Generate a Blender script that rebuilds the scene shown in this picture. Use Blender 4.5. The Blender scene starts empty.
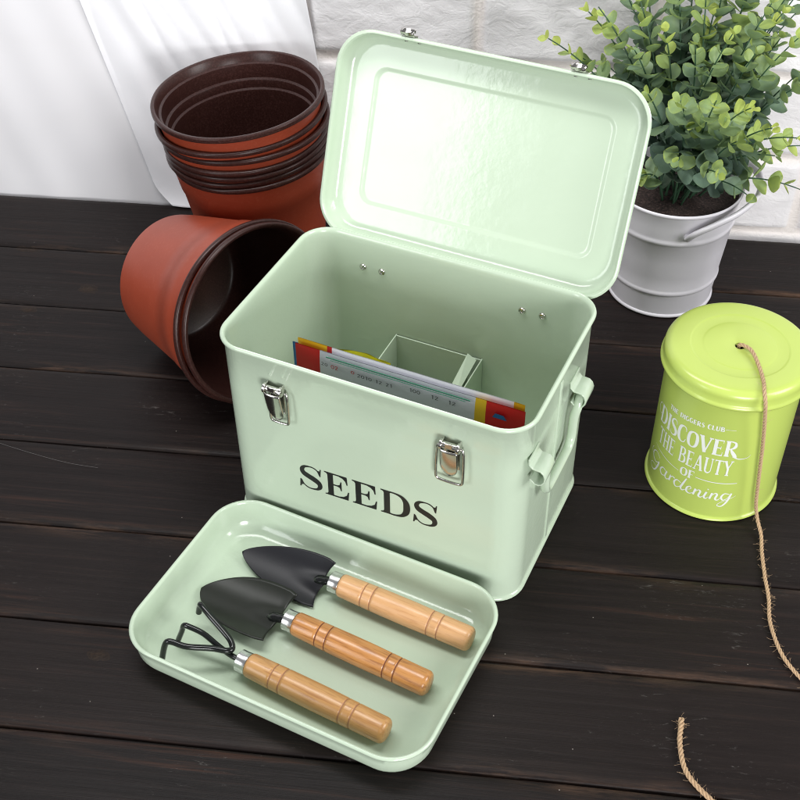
import bpy, bmesh, math, random
from mathutils import Vector, Matrix, noise as mn
random.seed(7)
R = math.radians
COL = bpy.context.scene.collection
sc = bpy.context.scene

# ------------------------------------------------------------------ helpers
def tag(o, label=None, cat=None, group=None, kind=None):
    if label: o['label'] = label
    if cat: o['category'] = cat
    if group: o['group'] = group
    if kind: o['kind'] = kind
    return o

def empty(name, loc=(0, 0, 0), rz=0.0, mat=None):
    o = bpy.data.objects.new(name, None)
    COL.objects.link(o)
    o.empty_display_size = .02
    o.location = loc
    o.rotation_euler = (0, 0, rz)
    if mat is not None: o.matrix_world = mat
    return o

class MB:
    """collects vertices, faces and material indices for one mesh object"""
    def __init__(s): s.v = []; s.f = []; s.m = []; s.col = []
    def add(s, vs, fs, mi=0):
        b = len(s.v)
        s.v += [tuple(p) for p in vs]
        for f in fs:
            s.f.append(tuple(b + i for i in f)); s.m.append(mi)
    def rings(s, rings, closed=True, cap0=False, cap1=False, mis=None, mi=0):
        n = len(rings[0]); b = len(s.v)
        for r in rings: s.v += [tuple(p) for p in r]
        m = n if closed else n - 1
        for i in range(len(rings) - 1):
            for j in range(m):
                k = (j + 1) % n
                s.f.append((b + i*n + j, b + i*n + k, b + (i+1)*n + k, b + (i+1)*n + j))
                s.m.append(mis[i] if mis else mi)
        if cap0: s.f.append(tuple(b + j for j in range(n))[::-1]); s.m.append(mis[0] if mis else mi)
        if cap1: s.f.append(tuple(b + (len(rings)-1)*n + j for j in range(n))); s.m.append(mis[-1] if mis else mi)
    def tube(s, pts, r, sides=10, cap=True, mi=0, up=None, flat=1.0, closed=False):
        pts = [Vector(p) for p in pts]; rs = r if isinstance(r, (list, tuple)) else [r]*len(pts)
        N = len(pts); rings = []; prev = Vector(up) if up else None
        for i, p in enumerate(pts):
            if closed: t = (pts[(i+1) % N] - pts[i-1]).normalized()
            else: t = (pts[min(i+1, N-1)] - pts[max(i-1, 0)]).normalized()
            if prev is None:
                prev = Vector((0, 0, 1)) if abs(t.z) < .9 else Vector((1, 0, 0))
            a = prev - t * prev.dot(t)
            if a.length < 1e-6: a = t.orthogonal()
            a.normalize(); prev = a; b = t.cross(a)
            rings.append([p + a*math.cos(q)*rs[i]*flat + b*math.sin(q)*rs[i] for q in [2*math.pi*k/sides for k in range(sides)]])
        if closed: rings.append(rings[0])
        s.rings(rings, True, cap and not closed, cap and not closed, mi=mi)
    def box(s, c, d, mi=0):
        x, y, z = c; a, b, e = d[0]/2, d[1]/2, d[2]/2
        vs = [(x+i*a, y+j*b, z+k*e) for i in (-1, 1) for j in (-1, 1) for k in (-1, 1)]
        s.add(vs, [(0,1,3,2),(4,6,7,5),(0,4,5,1),(2,3,7,6),(0,2,6,4),(1,5,7,3)], mi)
    def build(s, name, mats, parent=None, smooth=True, sharp=40, bevel=None, xf=None, solid=None):
        me = bpy.data.meshes.new(name)
        vs = s.v if xf is None else [tuple(xf @ Vector(p)) for p in s.v]
        me.from_pydata(vs, [], s.f)
        if not isinstance(mats, (list, tuple)): mats = [mats]
        for m in mats: me.materials.append(m)
        me.polygons.foreach_set('material_index', s.m)
        bm = bmesh.new(); bm.from_mesh(me)
        bmesh.ops.remove_doubles(bm, verts=bm.verts, dist=1e-6)
        bmesh.ops.recalc_face_normals(bm, faces=bm.faces)
        for e in bm.edges:
            if len(e.link_faces) == 2 and e.calc_face_angle(0) > R(sharp): e.smooth = False
        bm.to_mesh(me); bm.free()
        me.polygons.foreach_set('use_smooth', [smooth]*len(me.polygons))
        me.update()
        o = bpy.data.objects.new(name, me); COL.objects.link(o)
        if parent: o.parent = parent
        if solid:
            md = o.modifiers.new('solid', 'SOLIDIFY'); md.thickness = solid; md.offset = 0
        if bevel:
            md = o.modifiers.new('bevel', 'BEVEL'); md.width = bevel; md.segments = 2; md.limit_method = 'ANGLE'; md.angle_limit = R(35)
        return o

def circle(r, z, n=64, cx=0, cy=0):
    return [(cx + r*math.cos(2*math.pi*k/n), cy + r*math.sin(2*math.pi*k/n), z) for k in range(n)]
def lathe(mb, prof, n=72, mis=None, xf=None, cap0=False, cap1=False):
    rs = [circle(max(r, 1e-5), z, n) for r, z in prof]
    if xf is not None: rs = [[xf @ Vector(p) for p in r] for r in rs]
    mb.rings(rs, True, cap0, cap1, mis=mis)
def rrect(hx, hy, r, z, n=10):
    r = max(min(r, hx, hy), 1e-4); o = []
    for cx, cy, a0 in ((hx-r, hy-r, 0), (-hx+r, hy-r, 90), (-hx+r, -hy+r, 180), (hx-r, -hy+r, 270)):
        for k in range(n+1):
            a = R(a0 + 90*k/n); o.append((cx + r*math.cos(a), cy + r*math.sin(a), z))
    return o
def arcpts(cx, cy, r, a0, a1, n):
    return [(cx + r*math.cos(R(a0+(a1-a0)*k/n)), cy + r*math.sin(R(a0+(a1-a0)*k/n))) for k in range(n+1)]
def catmull(P, n=8, closed=False):
    P = [Vector(p) for p in P]; out = []; N = len(P)
    rng = N if closed else N-1
    for i in range(rng):
        if closed: p0, p1, p2, p3 = P[i-1], P[i], P[(i+1) % N], P[(i+2) % N]
        else: p0, p1, p2, p3 = P[max(i-1, 0)], P[i], P[i+1], P[min(i+2, N-1)]
        for k in range(n):
            t = k/n; out.append(.5*((2*p1)+(-p0+p2)*t+(2*p0-5*p1+4*p2-p3)*t*t+(-p0+3*p1-3*p2+p3)*t**3))
    if not closed: out.append(P[-1])
    return out

# ------------------------------------------------------------------ materials
def new_mat(name):
    m = bpy.data.materials.new(name); m.use_nodes = True
    nt = m.node_tree; b = nt.nodes['Principled BSDF']; return m, nt, b
def N(nt, typ, **kw):
    n = nt.nodes.new(typ)
    for k, v in kw.items():
        if k.startswith('i_'):
            key = k[2:]; n.inputs[int(key) if key.isdigit() else key.replace('_', ' ')].default_value = v
        else: setattr(n, k, v)
    return n
def L_(nt, a, b): nt.links.new(a, b)
def ramp(nt, src, stops):
    r = N(nt, 'ShaderNodeValToRGB'); L_(nt, src, r.inputs[0]); e = r.color_ramp.elements
    while len(e) > 1: e.remove(e[-1])
    e[0].position = stops[0][0]; c = stops[0][1]; e[0].color = c if len(c) == 4 else (*c, 1)
    for p, c in stops[1:]:
        q = e.new(p); q.color = c if len(c) == 4 else (*c, 1)
    return r.outputs[0]
def mix(nt, f, a, b, typ='MIX'):
    m = N(nt, 'ShaderNodeMix', data_type='RGBA', blend_type=typ)
    for i, v in ((0, f), (6, a), (7, b)):
        if hasattr(v, 'links'): L_(nt, v, m.inputs[i])
        else: m.inputs[i].default_value = v if i == 0 or len(v) == 4 else (*v, 1)
    return m.outputs[2]
def math_(nt, op, a, b=None, c=None, clamp=False):
    m = N(nt, 'ShaderNodeMath', operation=op, use_clamp=clamp)
    for i, v in enumerate((a, b, c)):
        if v is None: continue
        if hasattr(v, 'links'): L_(nt, v, m.inputs[i])
        else: m.inputs[i].default_value = v
    return m.outputs[0]
def noise(nt, scale, detail=3, rough=.5, vec=None, mapscale=None, dist=0):
    if mapscale is not None:
        tc = N(nt, 'ShaderNodeTexCoord'); mp = N(nt, 'ShaderNodeMapping'); L_(nt, vec if vec is not None else tc.outputs['Object'], mp.inputs[0])
        mp.inputs['Scale'].default_value = mapscale; vec = mp.outputs[0]
    elif vec is None:
        vec = N(nt, 'ShaderNodeTexCoord').outputs['Object']
    n = N(nt, 'ShaderNodeTexNoise', i_Scale=scale, i_Detail=detail, i_Roughness=rough, i_Distortion=dist); L_(nt, vec, n.inputs['Vector'])
    return n.outputs['Fac']
def bump(nt, b, h, strength, dist=.001, prev=None):
    n = N(nt, 'ShaderNodeBump'); n.inputs['Strength'].default_value = strength; n.inputs['Distance'].default_value = dist
    L_(nt, h, n.inputs['Height'])
    if prev is not None: L_(nt, prev, n.inputs['Normal'])
    L_(nt, n.outputs[0], b.inputs['Normal']); return n.outputs[0]
def simple(name, col, rough=.4, metal=0, spec=.5, nscale=None, nstr=.2, ndist=.0005, var=0, coat=0):
    m, nt, b = new_mat(name)
    b.inputs['Base Color'].default_value = (*col, 1); b.inputs['Roughness'].default_value = rough
    b.inputs['Metallic'].default_value = metal; b.inputs['Specular IOR Level'].default_value = spec
    b.inputs['Coat Weight'].default_value = coat; b.inputs['Coat Roughness'].default_value = .08
    if var:
        f = noise(nt, 60, 3)
        L_(nt, mix(nt, f, tuple(c*(1-var) for c in col), tuple(min(1, c*(1+var)) for c in col)), b.inputs['Base Color'])
    if nscale: bump(nt, b, noise(nt, nscale, 4), nstr, ndist)
    return m

def mint():
    m, nt, b = new_mat('mint_enamel')
    f = noise(nt, 9, 2)
    L_(nt, mix(nt, f, (.486, .586, .452), (.502, .600, .468)), b.inputs['Base Color'])
    L_(nt, math_(nt, 'ADD', math_(nt, 'MULTIPLY', noise(nt, 35, 4, .6), .16), .08), b.inputs['Roughness']); b.inputs['Specular IOR Level'].default_value = .5
    n1 = bump(nt, b, noise(nt, 190, 2, .5), .17, .0008)
    bump(nt, b, noise(nt, 30, 2, .5), .12, .003, n1)
    return m
MINT = mint()
CHROME = simple('polished_steel', (.62, .60, .57), .16, 1, nscale=300, nstr=.05)
DARKSTEEL = simple('dark_gap_steel', (.12, .11, .10), .35, 1)
BLACKINK = simple('black_print', (.010, .010, .010), .42)
WHITEINK = simple('white_print', (.78, .80, .76), .5)
BLADE1 = simple('black_powder_coat', (.013, .013, .016), .38, nscale=700, nstr=.04, spec=.26)
BLADE2 = simple('black_powder_coat_warm', (.015, .017, .013), .32, nscale=700, nstr=.03, spec=.30)
ROD = simple('black_gloss_lacquer', (.008, .009, .009), .14)
FERR = simple('brushed_zinc', (.66, .66, .66), .26, 1, nscale=250, nstr=.12)
BUCKET = simple('white_enamel', (.72, .70, .745), .33, nscale=60, nstr=.04, ndist=.001)
def green_tin():
    m, nt, b = new_mat('lime_enamel')
    b.inputs['Base Color'].default_value = (.460, .570, .125, 1)
    b.inputs['Roughness'].default_value = .24
    bump(nt, b, noise(nt, 40, 2), .06, .001); return m
LIME = green_tin()
BLACKHOLE = simple('shaded_inside_black', (.02, .02, .02), .6)  # near-black colour standing in for the shade inside the tin

def terracotta():
    m, nt, b = new_mat('terracotta_plastic')
    f = noise(nt, 30, 4); g = noise(nt, 300, 3)
    c = mix(nt, f, (.25, .038, .015), (.32, .052, .022))
    c = mix(nt, math_(nt, 'MULTIPLY', ramp(nt, g, [(.55, (0,0,0)), (.75, (1,1,1))]), .12), c, (.50, .18, .11))
    L_(nt, c, b.inputs['Base Color'])
    b.inputs['Roughness'].default_value = .42; bump(nt, b, noise(nt, 90, 3), .12, .0008); return m
TERRA = terracotta()
def brownpl():
    m, nt, b = new_mat('brown_plastic')
    f = noise(nt, 500, 3, .7)
    c = mix(nt, ramp(nt, f, [(.45, (0,0,0)), (.8, (1,1,1))]), (.030, .0105, .0085), (.066, .028, .024))
    L_(nt, c, b.inputs['Base Color'])
    b.inputs['Roughness'].default_value = .32; b.inputs['Specular IOR Level'].default_value = .3; bump(nt, b, noise(nt, 140, 3), .15, .0006); return m
BROWN = brownpl()

def handle_wood(name, c0, c1, c2, rough, seed):
    m, nt, b = new_mat(name)
    tc = N(nt, 'ShaderNodeTexCoord'); mp = N(nt, 'ShaderNodeMapping'); L_(nt, tc.outputs['Object'], mp.inputs[0])
    mp.inputs['Scale'].default_value = (6, 60, 60); mp.inputs['Location'].default_value = (seed, seed*2, 0)
    f = noise(nt, 1.6, 5, .6, vec=mp.outputs[0], dist=.7)
    mp2 = N(nt, 'ShaderNodeMapping'); L_(nt, tc.outputs['Object'], mp2.inputs[0]); mp2.inputs['Scale'].default_value = (26, 300, 300); mp2.inputs['Location'].default_value = (seed, 3, seed)
    g = noise(nt, 1.5, 3, .6, vec=mp2.outputs[0])
    c = mix(nt, ramp(nt, f, [(.3, (0,0,0)), (.7, (1,1,1))]), c0, c1)
    c = mix(nt, math_(nt, 'MULTIPLY', ramp(nt, g, [(.49, (0,0,0)), (.66, (1,1,1))]), .65), c, c2)
    L_(nt, c, b.inputs['Base Color']); b.inputs['Roughness'].default_value = rough
    n1 = bump(nt, b, g, .25, .0004); bump(nt, b, noise(nt, 120, 3), .25, .0006, n1)
    b.inputs['Coat Weight'].default_value = .35; b.inputs['Coat Roughness'].default_value = .22
    return m
WOOD_A = handle_wood('pale_beech', (.53, .285, .120), (.64, .365, .168), (.43, .21, .08), .44, 1.3)
WOOD_B = handle_wood('amber_varnished_beech', (.42, .175, .045), (.54, .255, .080), (.22, .075, .020), .32, 4.1)
WOOD_C = handle_wood('tan_varnished_beech', (.44, .220, .070), (.55, .300, .110), (.31, .130, .042), .38, 7.7)
GROOVE_D = simple('scorched_groove', (.16, .045, .015), .5)
GROOVE_L = simple('cut_groove', (.36, .17, .085), .5)

def table_mat():
    m, nt, b = new_mat('dark_stained_wood')
    tc = N(nt, 'ShaderNodeTexCoord'); at = N(nt, 'ShaderNodeAttribute', attribute_name='plank')
    sep = N(nt, 'ShaderNodeSeparateColor'); L_(nt, at.outputs['Color'], sep.inputs[0])   # r: plank random, g: edge 0..1, b: random
    off = N(nt, 'ShaderNodeCombineXYZ'); L_(nt, math_(nt, 'MULTIPLY', sep.outputs[0], 37), off.inputs[0]); L_(nt, math_(nt, 'MULTIPLY', sep.outputs[0], 11), off.inputs[2])
    va = N(nt, 'ShaderNodeVectorMath', operation='ADD'); L_(nt, tc.outputs['Object'], va.inputs[0]); L_(nt, off.outputs[0], va.inputs[1]); P = va.outputs[0]
    grain = noise(nt, 1, 6, .65, vec=P, mapscale=(5, 150, 20), dist=.5)
    fine = noise(nt, 1, 4, .7, vec=P, mapscale=(22, 900, 20))
    big = noise(nt, 1, 3, .5, vec=P, mapscale=(4, 14, 5), dist=.6)
    base = mix(nt, ramp(nt, grain, [(.3, (0,0,0)), (.72, (1,1,1))]), (.0056, .0047, .0048), (.0145, .0115, .0112))
    brown = math_(nt, 'MULTIPLY', ramp(nt, grain, [(.54, (0,0,0)), (.70, (1,1,1))]), ramp(nt, big, [(.46, (0,0,0)), (.66, (1,1,1))]))
    base = mix(nt, math_(nt, 'MULTIPLY', brown, .8), base, (.052, .024, .016))
    base = mix(nt, math_(nt, 'MULTIPLY', ramp(nt, fine, [(.56, (0,0,0)), (.7, (1,1,1))]), .35), base, (.040, .026, .021))
    base = mix(nt, math_(nt, 'MULTIPLY', sep.outputs[0], .35), base, (.020, .0135, .0120))
    # rubbed edges
    ed = noise(nt, 1, 5, .7, vec=P, mapscale=(14, 120, 20))
    edb = noise(nt, 1, 2, .5, vec=P, mapscale=(4, 9, 3))
    ef = math_(nt, 'MULTIPLY', math_(nt, 'MULTIPLY', sep.outputs[1], ramp(nt, ed, [(.44, (0,0,0)), (.70, (1,1,1))])), ramp(nt, edb, [(.46, (.05,.05,.05)), (.66, (.9,.9,.9))]))
    base = mix(nt, ef, base, mix(nt, fine, (.035, .020, .015), (.17, .098, .062)))
    # pale scuffs, dust and scratches
    sc1 = noise(nt, 1, 6, .75, vec=P, mapscale=(60, 260, 60), dist=1.2); msk = noise(nt, 1, 1, .5, vec=P, mapscale=(11, 14, 9))
    sf = math_(nt, 'MULTIPLY', ramp(nt, sc1, [(.60, (0,0,0)), (.72, (1,1,1))]), ramp(nt, msk, [(.52, (0,0,0)), (.66, (1,1,1))]))
    base = mix(nt, math_(nt, 'MULTIPLY', sf, .5), base, (.16, .15, .14))
    vo = N(nt, 'ShaderNodeTexVoronoi', feature='F1'); vo.inputs['Scale'].default_value = 95; L_(nt, P, vo.inputs['Vector'])
    vc = N(nt, 'ShaderNodeSeparateColor'); L_(nt, vo.outputs['Color'], vc.inputs[0])
    dot = math_(nt, 'MULTIPLY', math_(nt, 'LESS_THAN', vo.outputs['Distance'], .045), math_(nt, 'GREATER_THAN', vc.outputs[0], .88))
    base = mix(nt, math_(nt, 'MULTIPLY', dot, .6), base, (.42, .38, .34))
    # knots: real positions on the boards
    kf = None
    for kx, ky, a, bb in ((-.585, 1.123, .016, .005), (-.49, 1.055, .011, .007), (-.545, 1.012, .009, .005), (.28, .545, .014, .006), (-.33, .57, .010, .005)):
        sb = N(nt, 'ShaderNodeVectorMath', operation='SUBTRACT'); L_(nt, tc.outputs['Object'], sb.inputs[0]); sb.inputs[1].default_value = (kx, ky, 0)
        dv = N(nt, 'ShaderNodeVectorMath', operation='MULTIPLY'); L_(nt, sb.outputs[0], dv.inputs[0]); dv.inputs[1].default_value = (1/a, 1/bb, 0)
        ln = N(nt, 'ShaderNodeVectorMath', operation='LENGTH'); L_(nt, dv.outputs[0], ln.inputs[0])
        w = math_(nt, 'ADD', ln.outputs['Value'], math_(nt, 'MULTIPLY', math_(nt, 'SUBTRACT', noise(nt, 160, 3), .5), 1.4))
        k = math_(nt, 'MULTIPLY', math_(nt, 'SUBTRACT', 1.15, w, clamp=True), 1.0, clamp=True)
        kf = k if kf is None else math_(nt, 'MAXIMUM', kf, k)
    base = mix(nt, ramp(nt, kf, [(0, (0,0,0)), (.12, (.8,.8,.8)), (.3, (.3,.3,.3)), (.7, (1,1,1))]), base, mix(nt, noise(nt, 400, 2), (.004, .003, .003), (.045, .028, .018)))
    L_(nt, base, b.inputs['Base Color'])
    L_(nt, math_(nt, 'ADD', math_(nt, 'MULTIPLY', big, .20), math_(nt, 'ADD', math_(nt, 'MULTIPLY', fine, .12), .27)), b.inputs['Roughness'])
    b.inputs['Specular IOR Level'].default_value = .12
    n1 = bump(nt, b, grain, .32, .0012); n2 = bump(nt, b, fine, .35, .0004, n1); bump(nt, b, kf, .3, .001, n2)
    return m
TABLE = table_mat()

def wall_mat():
    m, nt, b = new_mat('white_embossed_brick_panel')
    b.inputs['Base Color'].default_value = (.80, .78, .79, 1); b.inputs['Roughness'].default_value = .38
    tc = N(nt, 'ShaderNodeTexCoord'); mp = N(nt, 'ShaderNodeMapping'); L_(nt, tc.outputs['Object'], mp.inputs[0]); mp.inputs['Scale'].default_value = (1, .3, 1.5)
    n1 = bump(nt, b, noise(nt, 45, 6, .6, vec=mp.outputs[0], dist=1.5), .42, .003)
    bump(nt, b, noise(nt, 240, 4, .6), .35, .0007, n1)
    at = N(nt, 'ShaderNodeAttribute', attribute_name='grout')
    L_(nt, mix(nt, math_(nt, 'MULTIPLY', at.outputs['Fac'], .6), (.80, .78, .79), (.80, .72, .66)), b.inputs['Base Color'])
    return m
def sheer_mat():
    m, nt, b = new_mat('sheer_white_voile')
    b.inputs['Base Color'].default_value = (.90, .89, .91, 1); b.inputs['Roughness'].default_value = .8
    tr = N(nt, 'ShaderNodeBsdfTranslucent'); tr.inputs[0].default_value = (.86, .85, .87, 1)
    mx = N(nt, 'ShaderNodeMixShader'); mx.inputs[0].default_value = .12
    tp = N(nt, 'ShaderNodeBsdfTransparent'); mx2 = N(nt, 'ShaderNodeMixShader'); mx2.inputs[0].default_value = .22
    out = nt.nodes['Material Output']
    L_(nt, b.outputs[0], mx.inputs[1]); L_(nt, tr.outputs[0], mx.inputs[2]); L_(nt, mx.outputs[0], mx2.inputs[1]); L_(nt, tp.outputs[0], mx2.inputs[2]); L_(nt, mx2.outputs[0], out.inputs[0])
    bump(nt, b, noise(nt, 30, 3), .2, .001)
    mx2.inputs[0].default_value = .06
    return m
SHEER = sheer_mat()
CLOTH = simple('white_cotton_cloth', (.84, .835, .86), .75, nscale=55, nstr=.15, ndist=.002)

def soil_mat():
    m, nt, b = new_mat('brown_foam_soil')
    f = noise(nt, 420, 5, .7)
    L_(nt, ramp(nt, f, [(.35, (.012, .007, .006)), (.55, (.05, .03, .026)), (.68, (.14, .09, .08))]), b.inputs['Base Color'])
    b.inputs['Roughness'].default_value = .8; bump(nt, b, f, .8, .002); return m
SOIL = soil_mat()
def leaf_mat():
    m, nt, b = new_mat('artificial_eucalyptus_leaf')
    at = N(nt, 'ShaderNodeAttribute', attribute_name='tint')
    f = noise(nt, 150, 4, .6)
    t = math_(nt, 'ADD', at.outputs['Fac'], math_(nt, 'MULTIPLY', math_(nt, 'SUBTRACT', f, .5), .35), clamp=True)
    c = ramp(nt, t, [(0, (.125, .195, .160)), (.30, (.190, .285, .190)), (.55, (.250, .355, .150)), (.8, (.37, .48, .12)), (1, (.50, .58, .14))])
    L_(nt, c, b.inputs['Base Color']); b.inputs['Roughness'].default_value = .48
    b.inputs['Subsurface Weight'].default_value = 0
    tr = N(nt, 'ShaderNodeBsdfTranslucent'); L_(nt, c, tr.inputs[0])
    mx = N(nt, 'ShaderNodeMixShader'); mx.inputs[0].default_value = .22; out = nt.nodes['Material Output']
    L_(nt, b.outputs[0], mx.inputs[1]); L_(nt, tr.outputs[0], mx.inputs[2]); L_(nt, mx.outputs[0], out.inputs[0])
    bump(nt, b, f, .3, .001); return m
LEAF = leaf_mat()
STEM = simple('green_plastic_stem', (.035, .085, .045), .5)
def jute():
    m, nt, b = new_mat('jute_fibre')
    f = noise(nt, 900, 3, .6); g = noise(nt, 60, 2)
    c = mix(nt, f, (.25, .135, .07), (.60, .42, .26)); c = mix(nt, math_(nt, 'MULTIPLY', g, .4), c, (.62, .46, .26))
    L_(nt, c, b.inputs['Base Color']); b.inputs['Roughness'].default_value = .8; bump(nt, b, f, .5, .0004); return m
JUTE = jute()

# ------------------------------------------------------------------ glyphs (stroke lettering)
def stroke2d(pts, w, n=8, smooth=True):
    """variable width stroke: returns left/right polylines"""
    P = [Vector((p[0], p[1], w[i] if isinstance(w, (list, tuple)) else w)) for i, p in enumerate(pts)]
    Q = catmull(P, n) if smooth and len(P) > 2 else P
    if not smooth or len(P) == 2:
        Q2 = []
        for i in range(len(P)-1):
            for k in range(3): Q2.append(P[i].lerp(P[i+1], k/3))
        Q2.append(P[-1]); Q = Q2
    out = []
    for i, q in enumerate(Q):
        t = Q[min(i+1, len(Q)-1)] - Q[max(i-1, 0)]; t.z = 0
        if t.length < 1e-9: t = Vector((1, 0, 0))
        t.normalize(); nn = Vector((-t.y, t.x, 0)); h = max(q.z, 1e-4)/2
        out.append(((q.x+nn.x*h, q.y+nn.y*h), (q.x-nn.x*h, q.y-nn.y*h)))
    return out
class Letters:
    """flat printed lettering mapped on a surface; each piece a hair above the one before"""
    def __init__(s, fn, step=1.5e-5): s.mb = MB(); s.fn = fn; s.k = 0; s.step = step
    def stroke(s, pts, w, T, smooth=True, n=8):
        st = stroke2d(pts, w, n, smooth); s.k = (s.k + 1) % 14; h = s.k*s.step
        a = [s.fn(*T(*l), h) for l, r in st]; b = [s.fn(*T(*r), h) for l, r in st]
        s.mb.rings([a, b], closed=False)
    def poly(s, pts, T):
        s.k = (s.k + 1) % 14; h = s.k*s.step
        s.mb.add([s.fn(*T(*p), h) for p in pts], [tuple(range(len(pts)))])
def serif_glyph(c, A=.17, B=.055, wd=None):
    """strokes on a cap height of 1; A thick, B thin. returns (width, [(pts,w,smooth)])"""
    s = []
    def st(x, y0=0, y1=1, w=A, x2=None): s.append(([(x, y0), (x if x2 is None else x2, y1)], w, False))
    def sf(x, y, h=.13): s.append(([(x-h, y), (x+h, y)], B, False))
    if c == 'T': st(.32); sf(.32, B/2); s.append(([(0, 1-B/2), (.64, 1-B/2)], B, False)); s.append(([(.02, 1), (.02, .8)], [.05, .02], False)); s.append(([(.62, 1), (.62, .8)], [.05, .02], False)); return .64, s
    if c == 'H': st(.13); st(.55); [sf(x, y) for x in (.13, .55) for y in (B/2, 1-B/2)]; s.append(([(.13, .5), (.55, .5)], B, False)); return .68, s
    if c == 'E':
        st(.13)
        for y, e in ((B/2, .52), (.5, .42), (1-B/2, .50)): s.append(([(0 if y != .5 else .13, y), (e, y)], B, False))
        s.append(([(.50, 1), (.50, .80)], [.05, .02], False)); s.append(([(.52, 0), (.52, .24)], [.05, .02], False)); s.append(([(.41, .40), (.41, .60)], .035, False)); return .58, s
    if c == 'F':
        st(.13); sf(.13, B/2)
        for y, e in ((.5, .42), (1-B/2, .50)): s.append(([(0 if y != .5 else .13, y), (e, y)], B, False))
        s.append(([(.50, 1), (.50, .78)], [.05, .02], False)); return .56, s
    if c == 'D': st(.13); s.append(([(0, 1-B/2), (.22, 1-B/2), (.45, .93), (.58, .70), (.61, .5), (.58, .30), (.45, .07), (.22, B/2), (0, B/2)], [B, B, .09, A*.95, A, A*.95, .09, B, B], True)); return .72, s
    if c == 'I': st(.13); sf(.13, B/2); sf(.13, 1-B/2); return .27, s
    if c == 'S': s.append(([(.44, .76), (.40, .92), (.25, .985), (.10, .90), (.07, .74), (.16, .60), (.34, .46), (.44, .32), (.43, .13), (.28, .02), (.10, .05), (.04, .26)], [.03, .05, B, .10, .15, A, A, A, .14, B, .05, .03], True)); return .52, s
    if c == 'C': s.append(([(.55, .72), (.50, .92), (.34, .985), (.15, .86), (.08, .5), (.15, .14), (.34, .015), (.50, .07), (.57, .27)], [.03, .06, B, A*.9, A, A*.9, B, .06, .03], True)); return .60, s
    if c == 'G': s.append(([(.55, .74), (.50, .92), (.34, .985), (.15, .86), (.08, .5), (.15, .14), (.34, .015), (.52, .08)], [.03, .06, B, A*.9, A, A*.9, B, .06], True)); st(.54, .02, .42, A*.85); sf(.54, .42, .11); return .66, s
    if c == 'O': s.append(([(.34, 1-B/2), (.14, .84), (.08, .5), (.14, .16), (.34, B/2), (.54, .16), (.60, .5), (.54, .84), (.34, 1-B/2)], [B, A*.8, A, A*.8, B, A*.8, A, A*.8, B], True)); return .68, s
    if c == 'V': s.append(([(.08, 1), (.35, .0)], A, False)); s.append(([(.35, 0), (.60, 1)], B*1.1, False)); sf(.08, 1-B/2); sf(.60, 1-B/2, .11); return .70, s
    if c == 'A': s.append(([(.60, 0), (.36, 1)], A, False)); s.append(([(.08, 0), (.34, 1)], B*1.1, False)); s.append(([(.17, .34), (.52, .34)], B, False)); sf(.60, B/2); sf(.08, B/2, .11); return .70, s
    if c == 'B': st(.13); s.append(([(0, 1-B/2), (.28, .975), (.46, .88), (.47, .66), (.30, .53), (.10, .52)], [B, B, .11, A*.9, B, B], True)); s.append(([(.10, .52), (.32, .52), (.53, .40), (.53, .14), (.32, B/2), (0, B/2)], [B, B, .12, A, B, B], True)); return .62, s
    if c == 'U': st(.13, .22, 1); s.append(([(.13, .30), (.16, .10), (.34, .01), (.52, .12), (.56, .36), (.56, 1)], [A, A*.8, B*1.2, B, B, B], True)); sf(.13, 1-B/2); sf(.56, 1-B/2, .10); return .68, s
    if c == 'Y': s.append(([(.06, 1), (.32, .46)], A, False)); s.append(([(.32, .46), (.56, 1)], B, False)); st(.32, 0, .50); sf(.32, B/2); sf(.06, 1-B/2); sf(.56, 1-B/2, .10); return .64, s
    if c == 'L': st(.13); sf(.13, 1-B/2); s.append(([(0, B/2), (.50, B/2)], B, False)); s.append(([(.50, 0), (.50, .24)], [.05, .02], False)); return .55, s
    if c == 'R': st(.13); sf(.13, B/2); s.append(([(0, 1-B/2), (.28, .975), (.50, .87), (.50, .64), (.30, .50), (.10, .50)], [B, B, .11, A*.9, B, B], True)); s.append(([(.28, .50), (.46, .22), (.62, .03), (.70, .02)], [B, A, A*.8, .03], True)); return .68, s
    if c == '1': s.append(([(.12, .8), (.26, 1), (.26, 0)], .12, False)); return .42, s
    if c == '0': s.append(([(.25, .96), (.06, .7), (.06, .3), (.25, .04), (.44, .3), (.44, .7), (.25, .96)], .11, True)); return .52, s
    if c == '2': s.append(([(.06, .75), (.25, .96), (.42, .75), (.30, .45), (.06, .05)], .11, True)); s.append(([(.04, .05), (.46, .05)], .11, False)); return .52, s
    return .34, s
def text(Lt, string, x0, y0, x1, y1, h, A=.17, B=.055, gap=.07, hscale=None, arc=0):
    """string fitted between two baseline points with cap height h"""
    tot = 0; gl = []
    for c in string:
        w, s = serif_glyph(c, A, B); gl.append((tot, w, s)); tot += w + gap
    tot -= gap
    Lx = math.hypot(x1-x0, y1-y0); dx, dy = (x1-x0)/Lx, (y1-y0)/Lx; sx = Lx/tot
    for o, w, s in gl:
        def T(x, y, o=o):
            X = (x+o)*sx; Y = y*h; bow = arc*4*(X/Lx)*(1-X/Lx)
            return (x0 + dx*X - dy*Y*0, y0 + dy*X + Y + bow)
        for pts, wd, sm in s: Lt.stroke(pts, wd, T, sm)

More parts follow.
